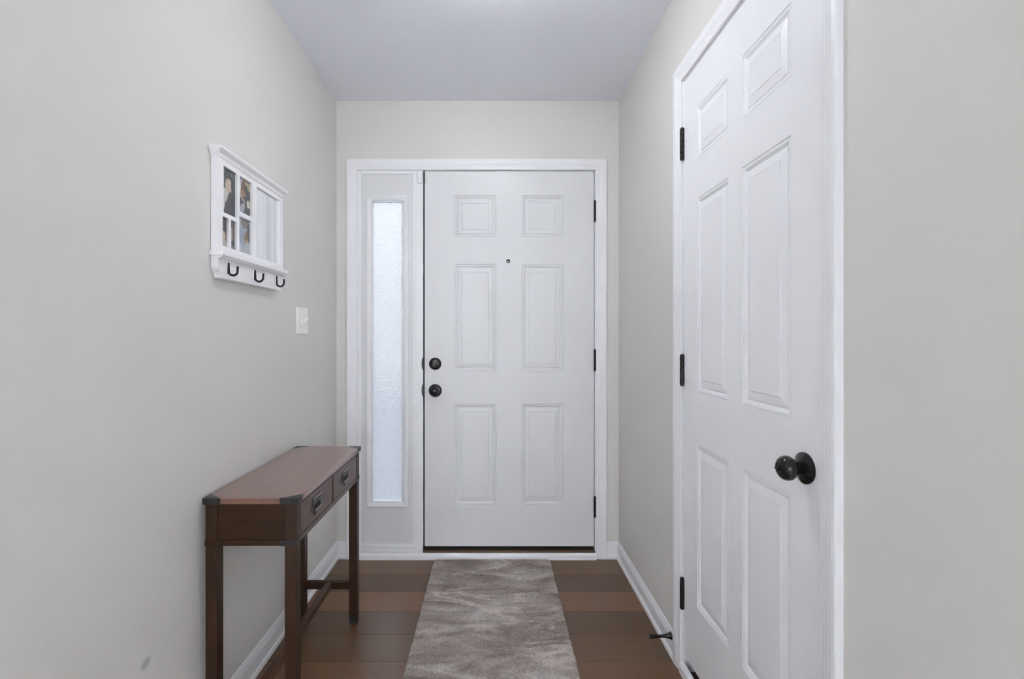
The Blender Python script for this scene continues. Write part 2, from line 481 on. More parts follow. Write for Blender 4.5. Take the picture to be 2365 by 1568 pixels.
# ------------------------------------------------------------------ casings
# profile across a casing: (distance from inner edge, height above wall)
CAS = [(0.0, 0.0), (0.0, 0.0075), (0.003, 0.0095), (0.012, 0.0100), (0.016, 0.0115), (0.022, 0.0118), (0.030, 0.0150), (0.046, 0.0165), (0.054, 0.0160), (0.057, 0.0135), (0.057, 0.0)]
def casing(name, P, a0, a1, ztop, label, mat):
    """P(a, out, z)->xyz with a along the wall; side legs and head mitred"""
    e = thing(name, P((a0 + a1) / 2, 0, 0), label, 'trim', kind='structure')
    for side in (0, 1):
        m_ = MB()
        a = a0 if side == 0 else a1; sg = -1 if side == 0 else 1
        m_.loft([[P(a + sg * u, h, 0.0) for u, h in CAS], [P(a + sg * u, h, ztop + u) for u, h in CAS]])
        m_.build('casing_side', mat, e)
    m_ = MB()
    m_.loft([[P(a0 - u, h, ztop + u) for u, h in CAS], [P(a1 + u, h, ztop + u) for u, h in CAS]])
    m_.build('casing_head', mat, e)
    return e
c1_ = casing('trim_1', lambda a, o, z: (a, YB - o, z), fx(826), fx(1376), fz(393), 'white moulded casing around front door and sidelight', M['trim'])
c2_ = casing('trim_2', lambda a, o, z: (XR - o, a, z), 1.0175, 1.7765, 2.106, 'white moulded casing around the closet door', M['trim'])
# jambs of the front unit
m_ = MB(); m_.box(EX0, fx(835), YB + 0.0005, YB + T, 0.0, EZ1, 0.002); m_.build('jamb', M['trim'], c1_)
m_ = MB(); m_.box(0.5455, EX1, YB + 0.0005, YB + T, 0.0, EZ1, 0.002); m_.build('jamb', M['trim'], c1_)
m_ = MB(); m_.box(fx(954), fx(960.5), YB + 0.002, YB + T, 0.0, 2.0922, 0.001); m_.box(fx(960.5), fx(977), YB + 0.0002, YB + T, 0.0, 2.0922, 0.0012)
m_.build('mullion', M['trim'], c1_)
m_ = MB(); m_.box(fx(835), 0.5455, YB + 0.0005, YB + T, 2.0922, EZ1, 0.001); m_.box(fx(835), fx(954), YB + 0.0012, YB + T, fz(401.5), 2.0922, 0.001)
m_.build('head_jamb', M['trim'], c1_)
# black strip filling the gap around the door, for its shade
m_ = MB()
m_.box(fx(977), -0.3726 + 0.02, YB + 0.045, YB + 0.06, 0.045, 2.0922); m_.box(0.525, 0.5455, YB + 0.045, YB + 0.06, 0.045, 2.0922)
m_.box(fx(977), 0.5455, YB + 0.045, YB + 0.06, 2.075, 2.0922)
m_.box(fx(977) + 0.0003, -0.3745, YB + 0.024, YB + 0.045, 0.045, 2.0918)
m_.build('weatherstrip', M['rubber'], c1_)
for py in (840, 901):
    m_ = MB()
    poly = [(fx(977.5) - 0.0085 * math.cos(a_), fz(py) + 0.034 * math.sin(a_)) for a_ in [PI * (k / 12 - 0.5) for k in range(13)]]
    m_.prism(poly, lambda p, q, tt: (p, tt, q), YB - 0.0022, YB + 0.004)
    m_.build('strike_plate', M['black'], c1_)
# jambs of the closet
m_ = MB(); m_.box(XR + 0.0005, XR + T, CY0, 1.0225, 0, CZ1, 0.001); m_.build('jamb', M['trim'], c2_)
m_ = MB(); m_.box(XR + 0.0005, XR + T, 1.7715, CY1, 0, CZ1, 0.001); m_.build('jamb', M['trim'], c2_)
m_ = MB(); m_.box(XR + 0.0005, XR + T, 1.0225, 1.7715, 2.101, CZ1, 0.001); m_.build('head_jamb', M['trim'], c2_)
m_ = MB(); m_.box(XR + 0.037, XR + 0.05, 1.0225, 1.7715, 2.085, 2.101); m_.box(XR + 0.037, XR + 0.05, 1.0225, 1.034, 0.03, 2.101); m_.box(XR + 0.037, XR + 0.05, 1.76, 1.7715, 0.03, 2.101)
m_.build('door_stop_strip', M['trim'], c2_)

# ------------------------------------------------------------------ baseboards
BP = [(0.0, 0.0), (0.016, 0.0), (0.016, 0.010), (0.0145, 0.016), (0.011, 0.0195), (0.0095, 0.021), (0.0095, 0.064), (0.0075, 0.0685), (0.0075, 0.0715), (0.0085, 0.073), (0.0085, 0.0765), (0.0055, 0.083), (0.004, 0.090), (0.0, 0.092)]
def base(name, P, a, b, label, mit=(0, 0)):
    m_ = MB()
    m_.loft([[P(a + mit[0] * o, o, z) for o, z in BP], [P(b + mit[1] * o, o, z) for o, z in BP]])
    return tag(m_.build(name, M['trim']), label, 'baseboard', kind='structure')
base('baseboard_left', lambda a, o, z: (XL + o, a, z), YH, YB, 'white baseboard along the left wall behind the console table', (0, -1))
base('baseboard_right', lambda a, o, z: (XR - o, a, z), 1.8337, YB, 'white baseboard between the closet casing and the end wall', (0, -1))
base('baseboard_right_near', lambda a, o, z: (XR - o, a, z), YH, 0.9603, 'white baseboard on the near right wall below the frame')
base('baseboard_back_left', lambda a, o, z: (a, YB - o, z), XL, fx(826) - 0.0572, 'short white baseboard left of the front door casing', (1, 0))
base('baseboard_back_right', lambda a, o, z: (a, YB - o, z), fx(1376) + 0.0572, XR, 'short white baseboard right of the front door casing', (0, -1))

# ------------------------------------------------------------------ six-panel doors
PROF = [(0.0, 0.0), (0.0014, 0.0034), (0.0036, 0.0010), (0.0095, 0.0013), (0.0165, 0.0068), (0.0195, 0.0075), (0.0206, 0.0048), (0.0415, 0.0012), (0.0424, 0.0030), (0.0436, 0.0004), (0.0460, 0.0004)]
def six_panel(root, O, u, v, n, w, h, thick, cols, rows, mat):
    O, u, v, n = Vector(O), Vector(u), Vector(v), Vector(n)
    us = [0] + [c for p in cols for c in p] + [w]
    vs = [0] + [r for p in rows for r in p] + [h]
    m_ = MB()
    V = {}
    def vt(i, j):
        if (i, j) not in V: V[(i, j)] = m_.bm.verts.new(O + u * us[i] + v * vs[j])
        return V[(i, j)]
    for i in range(len(us) - 1):
        for j in range(len(vs) - 1):
            if i % 2 == 1 and j % 2 == 1: continue
            m_.bm.faces.new((vt(i, j), vt(i + 1, j), vt(i + 1, j + 1), vt(i, j + 1)))
    bk = [m_.bm.verts.new(O + u * a + v * b - n * thick) for a, b in ((0, 0), (w, 0), (w, h), (0, h))]
    m_.bm.faces.new(bk[::-1])
    NI, NJ = len(us) - 1, len(vs) - 1
    m_.bm.faces.new([vt(i, 0) for i in range(NI + 1)][::-1] + [bk[0], bk[1]])
    m_.bm.faces.new([vt(i, NJ) for i in range(NI + 1)] + [bk[2], bk[3]])
    m_.bm.faces.new([vt(0, j) for j in range(NJ + 1)] + [bk[3], bk[0]])
    m_.bm.faces.new([vt(NI, j) for j in range(NJ + 1)][::-1] + [bk[1], bk[2]])
    slab = m_.build('door_slab', mat, root)
    for c in cols:
        for r in rows:
            p_ = MB()
            p_.nested(O + u * c[0] + v * r[0], u, v, n, c[1] - c[0], r[1] - r[0], PROF)
            p_.build('panel', mat, root)
    return slab
def hinge(root, P, z0, z1, leaf, rad=0.0068):
    """P(a,out): a along the wall from the pin, out from the face; knuckle cylinder plus leaf"""
    m_ = MB()
    N = 5; d = (z1 - z0) / N
    for k in range(N):
        m_.lathe([(0.0006, rad * 0.9), (0.0012, rad), (d - 0.0012, rad), (d - 0.0006, rad * 0.9)], (*P(0, rad * 0.6), z0 + k * d), (0, 0, 1), 14)
    m_.lathe([(-0.004, rad * 0.45), (-0.002, rad * 0.75), (0, rad * 0.75)], (*P(0, rad * 0.6), z0), (0, 0, 1), 12)
    m_.lathe([(0, rad * 0.75), (0.002, rad * 0.75), (0.004, rad * 0.45)], (*P(0, rad * 0.6), z1), (0, 0, 1), 12)
    h_ = m_.build('hinge', M['hinge'], root, smooth=True)
    q = MB()
    a, b = P(leaf[0], 0.0035), P(leaf[1], -0.002)
    q.box(min(a[0], b[0]), max(a[0], b[0]), min(a[1], b[1]), max(a[1], b[1]), z0, z1, 0.0004)
    q.build('hinge_leaf', M['hinge'], h_)
    return h_

# front door
DX0, DX1, DZ0, DZ1 = -0.3726, 0.542, 0.063, 2.0886
DY = YB + 0.004
d1 = thing('door_1', ((DX0 + DX1) / 2, DY, DZ0), 'white six-panel front door with black knob and deadbolt', 'door', kind='structure')
cols = [(fx(1049.5) - DX0, fx(1146) - DX0), (fx(1205) - DX0, fx(1301) - DX0)]
rows = [(fz(1166.5) - DZ0, fz(933) - DZ0), (fz(857.5) - DZ0, fz(610) - DZ0), (fz(547) - DZ0, fz(451) - DZ0)]
six_panel(d1, (DX0, DY, DZ0), (1, 0, 0), (0, 0, 1), (0, -1, 0), DX1 - DX0, DZ1 - DZ0, 0.036, cols, rows, M['door'])
for z0, z1 in ((1.8175, 1.927), (1.0138, 1.1236), (0.224, 0.3315)):
    hinge(d1, lambda a, o: (0.5455 + a, YB - o), z0, z1, (-0.005, 0.004), 0.0062)
# deadbolt
kx = fx(1005)
m_ = MB(); m_.lathe([(0, 0.033), (0.004, 0.0335), (0.010, 0.031), (0.0135, 0.027), (0.0145, 0.022), (0.0145, 0.0)], (kx, DY, fz(840)), (0, -1, 0), 40)
db = m_.build('deadbolt', M['black'], d1, smooth=True)
m_ = MB()
m_.lathe([(0, 0.009), (0.007, 0.008), (0.008, 0.0)], (kx, DY - 0.0145, fz(840)), (0, -1, 0), 16)
t_ = bmesh.new(); bmesh.ops.create_cube(t_, size=1.0)
bmesh.ops.bevel(t_, geom=list(t_.edges), offset=0.2, segments=2, affect='EDGES')
m_._merge(t_, Matrix.Translation((kx, DY - 0.024, fz(840))) @ Matrix.Rotation(math.radians(-38), 4, 'Y') @ Matrix.Diagonal((0.034, 0.010, 0.008, 1)))
m_.build('thumb_turn', M['black'], db, smooth=True)
# knob
m_ = MB(); m_.lathe([(0, 0.035), (0.003, 0.0355), (0.007, 0.034), (0.010, 0.029), (0.011, 0.018)], (kx, DY, fz(902)), (0, -1, 0), 40)
rs = m_.build('knob_rose', M['black'], d1, smooth=True)
m_ = MB(); m_.lathe([(0.008, 0.013), (0.024, 0.0125), (0.030, 0.017), (0.036, 0.0235), (0.044, 0.0262), (0.052, 0.025), (0.059, 0.0195), (0.062, 0.012), (0.0625, 0.0)], (kx, DY, fz(902)), (0, -1, 0), 32)
m_.build('knob', M['black'], rs, smooth=True)
# peephole
m_ = MB(); m_.lathe([(0, 0.0098), (0.002, 0.0098), (0.003, 0.0085), (0.003, 0.0068), (-0.001, 0.0062)], (fx(1173.5), DY, fz(603)), (0, -1, 0), 24)
pe = m_.build('peephole', M['black'], d1, smooth=True)
m_ = MB(); m_.lathe([(0, 0.004), (0.002, 0.003), (0.0028, 0.0)], (fx(1173) , DY - 0.0001, fz(604.2)), (0, -1, 0), 16)
m_.build('peephole_lens', M['nickel'], pe, smooth=True)
# sweep along the bottom
m_ = MB(); m_.box(DX0 + 0.001, DX1 - 0.001, DY + 0.002, DY + 0.034, 0.0435, DZ0 - 0.0003, 0.001); m_.build('door_sweep', M['rubber'], d1)
# alarm contact sensor: magnet on the door, transmitter on the mullion
m_ = MB(); m_.box(fx(981.3), fx(984.6), DY - 0.006, DY, fz(420), fz(404.5), 0.001)
m_.build('sensor_magnet', M['sensor'], d1)
m_ = MB(); m_.box(fx(964.5), fx(976), YB - 0.0115, YB + 0.001, fz(424), fz(396), 0.0015)
m_.build('sensor_body', M['trim'], c1_)

# sidelight
sl = thing('window_1', (fx(894), YB + 0.01, 0.07), 'narrow white sidelight with obscure glass left of the front door', 'window', kind='structure')
SY = YB + 0.006
gx0, gx1, gz0, gz1 = fx(846), fx(942.5), fz(1172), fz(451)
ix0, ix1, iz0, iz1 = fx(858), fx(929), fz(1160), fz(463)
m_ = MB()
px0, px1, pz0, pz1 = fx(835) + 0.0004, fx(954) - 0.0004, fz(1256), fz(401.5) - 0.0004
for b_ in ((px0, ix0, pz0, pz1), (ix1, px1, pz0, pz1), (ix0, ix1, pz0, iz0), (ix0, ix1, iz1, pz1)):
    m_.box(b_[0], b_[1], SY, SY + 0.04, b_[2], b_[3])
m_.build('sidelight_panel', M['door'], sl)
# lite frame: outer step, slope down to the glass
LF = [(0.0, 0.0), (0.0, -0.006), (0.004, -0.0095), (0.010, -0.0098), (0.0235, -0.0035), (0.0255, -0.0015), (0.0275, 0.010)]
O = Vector((gx0, SY, gz0)); w_, h_ = gx1 - gx0, gz1 - gz0
def lite(seg):
    m2 = MB()
    def P(d, e, c):
        a, b = ((d, d), (w_ - d, d), (w_ - d, h_ - d), (d, h_ - d))[c]
        return O + Vector((a, e, b))
    m2.loft([[P(d, e, seg) for d, e in LF], [P(d, e, (seg + 1) % 4) for d, e in LF]], closed=False, caps=False)
    return m2
for s_ in range(4):
    lite(s_).build('lite_frame', M['trim'], sl)
m_ = MB()
for b_ in ((ix0, ix0 + .0045, iz0, iz1), (ix1 - .0045, ix1, iz0, iz1), (ix0 + .0045, ix1 - .0045, iz0, iz0 + .0045), (ix0 + .0045, ix1 - .0045, iz1 - .0045, iz1)):
    m_.box(b_[0], b_[1], SY - 0.0005, SY + 0.012, b_[2], b_[3], 0.001)
m_.build('glazing_bead', M['trim'], sl)
m_ = MB(); m_.box(ix0, ix1, SY + 0.011, SY + 0.016, iz0, iz1); m_.build('glass_pane', M['glass'], sl)
m_ = MB(); m_.box(px0, fx(954), YB - 0.002, YB + T, fz(1264), fz(1256.3), 0.0015); m_.box(px0, fx(977), YB - 0.006, YB + T, 0.0, fz(1264.5), 0.002)
m_.build('sidelight_sill', M['trim'], sl)

# threshold of the front door and quarter rounds
m_ = MB(); m_.box(fx(977.5), 0.5450, YB - 0.012, YB + T + 0.01, 0.0, 0.0432, 0.002)
tag(m_.build('trim_3', M['sill']), 'brown wooden threshold under the front door', 'trim', kind='structure')
def quarter(name, P, a, b, r, hgt, label):
    poly = [(0, 0), (r, 0)] + [(r * math.cos(k * PI / 16), hgt - r + r * math.sin(k * PI / 16)) for k in range(0, 9)]
    m_ = MB()
    m_.loft([[P(a, o, z) for o, z in poly], [P(b, o, z) for o, z in poly]])
    return tag(m_.build(name, M['trim'], smooth=True), label, 'trim', kind='structure')
quarter('trim_4', lambda a, o, z: (a, YB - 0.0125 - o, z), fx(826) + 0.0003, fx(1376) - 0.0003, 0.014, 0.034, 'white quarter round strip along the front threshold')
m_ = MB(); m_.box(XR + 0.003, XR + T, 1.0228, 1.7712, -0.013, 0.004, 0.001)  # closet sill, coloured dark so the gap above reads as shade
tag(m_.build('trim_5', M['sill']), 'dark wooden sill board under the closet door', 'trim', kind='structure')
quarter('trim_6', lambda a, o, z: (XR + 0.002 - o, a, z), 1.0182, 1.7758, 0.016, 0.040, 'white quarter round strip at the foot of the closet door')

# closet door
d2 = thing('door_2', (XR + 0.01, 1.397, 0.072), 'white six-panel closet door with black knob and hinges', 'door', kind='structure')
w2, h2 = 0.742, 2.026
cols = [(0.114, 0.336), (0.414, 0.636)]
rows = [(0.298 - .072, 0.838 - .072), (1.010 - .072, 1.655 - .072), (1.786 - .072, 1.957 - .072)]
six_panel(d2, (XR + 0.001, 1.768, 0.072), (0, -1, 0), (0, 0, 1), (-1, 0, 0), w2, h2, 0.035, cols, rows, M['door2'])
for z0, z1 in ((1.826, 1.934), (1.024, 1.130), (0.230, 0.336)):
    hinge(d2, lambda a, o: (XR - o, 1.7700 + a), z0, z1, (-0.004, 0.014), 0.0082)
ky, kz = 1.0785, 0.911
KX = XR + 0.001
m_ = MB(); m_.lathe([(0, 0.0335), (0.0025, 0.0345), (0.006, 0.0335), (0.010, 0.027), (0.014, 0.018), (0.018, 0.0125)], (KX, ky, kz), (-1, 0, 0), 40)
rs = m_.build('knob_rose', M['black'], d2, smooth=True)
m_ = MB(); m_.lathe([(0.012, 0.0125), (0.020, 0.0118), (0.023, 0.0135), (0.028, 0.0205), (0.034, 0.0255), (0.041, 0.0270), (0.048, 0.0255), (0.054, 0.0215), (0.058, 0.016), (0.0595, 0.0115), (0.0575, 0.0095), (0.0575, 0.0)], (KX, ky, kz), (-1, 0, 0), 36)
kb = m_.build('knob', M['black'], rs, smooth=True)
m_ = MB(); m_.lathe([(0, 0.0062), (0.004, 0.0062), (0.0048, 0.0055), (0.0048, 0.0)], (KX - 0.0575, ky, kz), (-1, 0, 0), 18)
m_.box(KX - 0.0575 - 0.0085, KX - 0.0575 - 0.003, ky - 0.0055, ky + 0.0055, kz - 0.0012, kz + 0.0012, 0.0004)
m_.build('privacy_button', M['black'], rs, smooth=True)
m_ = MB(); m_.lathe([(0, 0.0022), (0.0006, 0.0022), (0.0007, 0.0)], (KX - 0.0072, ky + 0.012, kz + 0.0255), (-1, 0.3, 0.45), 12)
m_.build('rose_pinhole', M['rubber'], rs)

# ------------------------------------------------------------------ console table
TX0, TX1, TY0, TY1, TZ = -0.834, -0.563, 1.428, 2.110, 0.731
tb = thing('console_table', ((TX0 + TX1) / 2, (TY0 + TY1) / 2, 0), 'narrow dark brown wooden console table with two drawers against left wall', 'table')
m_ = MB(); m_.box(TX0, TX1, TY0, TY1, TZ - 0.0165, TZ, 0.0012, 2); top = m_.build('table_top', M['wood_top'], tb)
LX0, LX1, LY0, LY1 = -0.829, -0.568, 1.434, 2.104       # outside of the legs
LS = 0.034; BOT = 0.592; TOPZ = TZ - 0.0165
# legs with dark feet
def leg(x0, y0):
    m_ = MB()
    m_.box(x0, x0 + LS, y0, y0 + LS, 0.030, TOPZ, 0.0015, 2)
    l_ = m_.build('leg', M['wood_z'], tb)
    q = MB()
    a = LS / 2; cx, cy = x0 + a, y0 + a
    q.loft([[(cx + sx * r, cy + sy * r, z) for sx, sy in ((-1, -1), (1, -1), (1, 1), (-1, 1))] for z, r in ((0.0, 0.0150), (0.003, 0.0165), (0.012, 0.0145), (0.024, 0.0150), (0.0300, 0.0178), (0.0325, 0.0178))])
    q.build('foot', M['screw'], l_)
    return l_
# back legs stand a little forward of the top's rear edge so they clear the baseboard
for x0, y0 in ((-0.8305, LY0), (-0.8200, LY1 - LS), (LX1 - LS, LY0), (LX1 - LS, LY1 - LS)):
    leg(x0, y0)
# apron: end panels, back rail, drawer frame
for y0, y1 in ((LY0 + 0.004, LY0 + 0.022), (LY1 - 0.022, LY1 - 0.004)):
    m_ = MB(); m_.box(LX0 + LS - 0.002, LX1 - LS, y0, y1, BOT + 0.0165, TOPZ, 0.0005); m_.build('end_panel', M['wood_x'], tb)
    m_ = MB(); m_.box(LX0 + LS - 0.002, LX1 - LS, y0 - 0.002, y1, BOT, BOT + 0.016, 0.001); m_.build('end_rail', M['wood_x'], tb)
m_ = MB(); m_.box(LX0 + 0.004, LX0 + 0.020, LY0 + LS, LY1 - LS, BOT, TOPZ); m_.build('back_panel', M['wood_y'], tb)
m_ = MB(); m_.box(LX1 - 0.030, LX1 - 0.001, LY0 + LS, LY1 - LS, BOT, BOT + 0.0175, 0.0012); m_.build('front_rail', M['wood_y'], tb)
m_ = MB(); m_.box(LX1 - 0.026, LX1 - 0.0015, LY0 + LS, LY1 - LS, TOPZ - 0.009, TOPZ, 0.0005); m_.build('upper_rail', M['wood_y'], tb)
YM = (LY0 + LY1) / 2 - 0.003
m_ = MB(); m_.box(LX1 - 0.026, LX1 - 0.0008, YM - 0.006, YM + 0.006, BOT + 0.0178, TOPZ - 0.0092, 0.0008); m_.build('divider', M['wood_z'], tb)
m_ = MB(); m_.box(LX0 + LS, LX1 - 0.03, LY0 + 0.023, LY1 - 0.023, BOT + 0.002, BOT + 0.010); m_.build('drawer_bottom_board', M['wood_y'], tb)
for y0, y1 in ((LY0 + LS + 0.0022, YM - 0.0085), (YM + 0.0080, LY1 - LS - 0.0022)):
    z0, z1 = BOT + 0.0195, TOPZ - 0.0105
    m_ = MB(); m_.box(LX1 - 0.020, LX1 - 0.0015, y0, y1, z0, z1, 0.0012, 2); dr = m_.build('drawer_front', M['wood_y'], tb)
    m_ = MB(); m_.box(LX0 + LS + 0.01, LX1 - 0.0205, y0 + 0.01, y1 - 0.01, z0 + 0.004, z1 - 0.012); m_.build('drawer_box', M['wood_y'], dr)
    # recessed campaign pull: plate with rim, black panel as recess shade, shadow tube
    yc, zc = (y0 + y1) / 2 - 0.004, (z0 + z1) / 2 + 0.004
    f = LX1 - 0.0015; hw, hh = 0.036, 0.0235
    m_ = MB()
    ring = [(-hw, -hh, 0.0), (hw, hh, 0.0)]
    prof = [(0.0, 0.0), (0.0005, 0.0022), (0.0015, 0.003), (0.0045, 0.0030), (0.0060, 0.0022), (0.0066, 0.0004)]
    m_.nested(Vector((f, yc - hw, zc - hh)), (0, 1, 0), (0, 0, 1), (1, 0, 0), 2 * hw, 2 * hh, [(d, -e) for d, e in prof])
    pl = m_.build('pull_plate', M['pewter'], dr)
    m_ = MB(); m_.box(f + 0.0002, f + 0.0007, yc - hw + 0.0066, yc + hw - 0.0066, zc - hh + 0.0066, zc + hh - 0.0066); m_.build('pull_recess', M['rubber'], pl)
    m_ = MB(); m_.box(f + 0.0005, f + 0.0022, yc - hw + 0.0072, yc + hw - 0.0072, zc + 0.0005, zc + hh - 0.0072, 0.0006); m_.build('pull_lip', M['gunmetal'], pl)
    m_ = MB(); m_.tube([(f + 0.0030, yc - hw + 0.003, zc + hh - 0.002), (f + 0.0030, yc + hw - 0.003, zc + hh - 0.002)], 0.0016, 8); m_.build('pull_rim', M['nickel'], pl, smooth=True)
    m_ = MB(); m_.tube([(f + 0.0026, yc - hw + 0.007, zc - hh + 0.0058), (f + 0.0026, yc + hw - 0.007, zc - hh + 0.0058)], 0.0013, 8); m_.build('pull_rim', M['nickel'], pl, smooth=True)
    m_ = MB(); m_.tube([(f + 0.001, yc - hw - 0.002, zc + hh - 0.004), (f + 0.004, yc - hw - 0.004, zc + 0.004), (f + 0.005, yc - hw - 0.0045, zc - 0.012), (f + 0.005, yc - hw - 0.002, zc - hh - 0.002), (f + 0.0045, yc - hw + 0.004, zc - hh - 0.006)], 0.0021, 8)
    m_.build('pull_bail', M['black'], pl, smooth=True)  # black tube shaped as the shadow beside the pull
    m_ = MB(); m_.lathe([(0, 0.0032), (0.003, 0.0030), (0.0045, 0.0016), (0.005, 0)], (f, yc + hw + 0.0035, zc + hh - 0.007), (1, 0, 0), 14); m_.build('pull_pivot', M['nickel'], pl, smooth=True)
# metal corner brackets: on the top's corners and round the leg tops
def bracket(cx, cy, sx, sy, z0, z1, lx, ly, mat, cap=False, name='corner_bracket', holes=True):
    """cx,cy outer corner; sx,sy point inwards"""
    e = 0.0012
    def bb(m_, a, b, c, d, z0, z1): m_.box(min(a, b), max(a, b), min(c, d), max(c, d), z0, z1, 0.0003)
    m_ = MB()
    bb(m_, cx - sx * e, cx + sx * lx, cy - sy * e, cy, z0, z1)
    bb(m_, cx - sx * e, cx, cy - sy * e, cy + sy * ly, z0, z1)
    if cap:
        zt = z1
        m_.prism([(cx - sx * e, cy - sy * e), (cx + sx * lx, cy - sy * e), (cx + sx * lx * 0.92, cy + sy * 0.006), (cx + sx * 0.006, cy + sy * ly * 0.92), (cx - sx * e, cy + sy * ly)],
                 lambda p, q, tt: (p, q, tt), zt, zt + 0.0009)
    br = m_.build(name, mat, tb)
    if holes:
        zm = (z0 + z1) / 2
        for kx_ in (0.22, 0.8):
            q = MB(); q.lathe([(0, 0.0032), (0.0008, 0.003), (0.0012, 0.0012), (0.0008, 0)], (cx + sx * lx * kx_, cy - sy * e, zm), (0, -sy, 0), 12); q.build('bracket_screw', M['screw'], br)
        q = MB(); q.lathe([(0, 0.0032), (0.0008, 0.003), (0.0012, 0.0012), (0.0008, 0)], (cx - sx * e, cy + sy * ly * 0.6, zm), (-sx, 0, 0), 12); q.build('bracket_screw', M['screw'], br)
    return br
for cx, sx in ((TX0, 1), (TX1, -1)):
    for cy, sy in ((TY0, 1), (TY1, -1)):
        bracket(cx, cy, sx, sy, TZ - 0.0168, TZ, 0.050, 0.040, M['gunmetal'], cap=True)
for cx, sx in ((-0.8305, 1), (LX1, -1)):
    for cy, sy in ((LY0, 1), (LY1, -1)):
        if sx > 0 and sy < 0: cx = -0.8200
        bracket(cx, cy, sx, sy, BOT + 0.0005, BOT + 0.017, 0.046 if sx < 0 else 0.046, 0.036, M['gunmetal'] if sx < 0 else M['wood_x'])
# stretchers
for y0 in (LY0 + 0.005, LY1 - LS + 0.005):
    m_ = MB(); m_.box(-0.8200 + LS, LX1 - LS, y0, y0 + 0.024, 0.142, 0.171, 0.0012); m_.build('end_stretcher', M['wood_x'], tb)
m_ = MB(); m_.box(-0.700, -0.676, LY0 + 0.029, LY1 - LS + 0.005, 0.143, 0.170, 0.0012); m_.build('long_stretcher', M['wood_y'], tb)

# ------------------------------------------------------------------ wall organizer: photo frame with mirror, ledge and hooks
OX = XL
org = thing('wall_organizer', (OX, 1.718, 1.374), 'white wall organizer with photos, small mirror and three black hooks', 'wall organizer')
FX = -0.823
oy0, oy1, ozt = 1.491, 1.945, 1.737
op = {'photo_a': (1.5185, 1.5988, 1.575, 1.718), 'photo_b': (1.615, 1.698, 1.602, 1.718), 'photo_c': (1.612, 1.695, 1.472, 1.587),
      'photo_d': (1.513, 1.5485, 1.472, 1.5626), 'photo_e': (1.561, 1.5965, 1.472, 1.5626), 'mirror': (1.730, 1.9156, 1.472, 1.718)}
# frame face: grid minus openings
ys = sorted({oy0, oy1, *[v for o in op.values() for v in o[:2]]}); zs = sorted({1.452, ozt, *[v for o in op.values() for v in o[2:]]})
m_ = MB()
def inside(y, z): return any(o[0] < y < o[1] and o[2] < z < o[3] for o in op.values())
cells = {}
for i in range(len(ys) - 1):
    for j in range(len(zs) - 1):
        if not inside((ys[i] + ys[i + 1]) / 2, (zs[j] + zs[j + 1]) / 2):
            cells[(i, j)] = 1
VV = {}
def gv(i, j, k):
    key = (i, j, k)
    if key not in VV: VV[key] = m_.bm.verts.new((FX if k == 0 else FX - 0.0085, ys[i], zs[j]))
    return VV[key]
for (i, j) in cells:
    m_.bm.faces.new((gv(i, j, 0), gv(i + 1, j, 0), gv(i + 1, j + 1, 0), gv(i, j + 1, 0)))
    for (di, dj, e0, e1) in ((-1, 0, (i, j), (i, j + 1)), (1, 0, (i + 1, j), (i + 1, j + 1)), (0, -1, (i, j), (i + 1, j)), (0, 1, (i, j + 1), (i + 1, j + 1))):
        if (i + di, j + dj) not in cells:
            m_.bm.faces.new((gv(*e0, 0), gv(*e1, 0), gv(*e1, 1), gv(*e0, 1)))
m_.build('frame', M['white'], org)
m_ = MB(); m_.box(OX + 0.0012, FX - 0.0086, oy0 + 0.0004, oy1 - 0.0004, 1.452, ozt - 0.001); m_.build('backing_board', M['white'], org)
# lower hook board with scalloped ends
m_ = MB()
zb = 1.374
def ogee(y, s):
    return [(y, 1.452), (y, 1.408), (y + s * 0.002, 1.400), (y + s * 0.007, 1.394), (y + s * 0.0125, 1.390), (y + s * 0.0165, 1.384), (y + s * 0.018, zb)]
poly = ogee(oy0, 1) + ogee(oy1, -1)[::-1]
m_.prism(poly, lambda p, q, tt: (tt, p, q), OX + 0.0012, FX - 0.001)
m_.build('hook_board', M['white'], org)
# ledge
m_ = MB(); m_.box(OX + 0.002, -0.8045, 1.480, 1.956, 1.439, 1.4535, 0.0015); m_.build('ledge', M['white'], org)
m_ = MB(); m_.prism([(FX - 0.002, 1.439), (-0.8085, 1.439), (-0.8095, 1.436), (-0.816, 1.432), (FX - 0.002, 1.430)], lambda p, q, tt: (p, tt, q), 1.486, 1.950); m_.build('ledge_moulding', M['white'], org)
# crown
D_ = FX - OX
CR = [(0.0, 0.0), (D_ + 0.0005, 0.0), (D_ + 0.0022, 0.0008), (D_ + 0.0026, 0.0030), (D_ + 0.0016, 0.0045), (D_ + 0.0022, 0.0080), (D_ + 0.0045, 0.0125), (D_ + 0.0085, 0.0168), (D_ + 0.0110, 0.0180), (D_ + 0.0110, 0.0200), (D_ + 0.0135, 0.0215), (D_ + 0.0142, 0.0235), (D_ + 0.0142, 0.0290), (0.0, 0.0290)]
m_ = MB()
def ring(y, s):
    return [(OX + 0.001 + o, y + s * max(0.0, (o if 0 < z < 0.029 else (o if o > 0 else D_ + (0.0142 if z > 0.02 else 0.0))) - D_), 1.736 + z) for o, z in CR]
m_.loft([ring(oy0, -1), ring(oy1, 1)])
m_.build('crown_moulding', M['white'], org)
m_ = MB(); m_.box(FX - 0.0085, FX - 0.0072, 1.7302, 1.9154, 1.4722, 1.7178); m_.build('mirror_glass', M['mirror'], org)
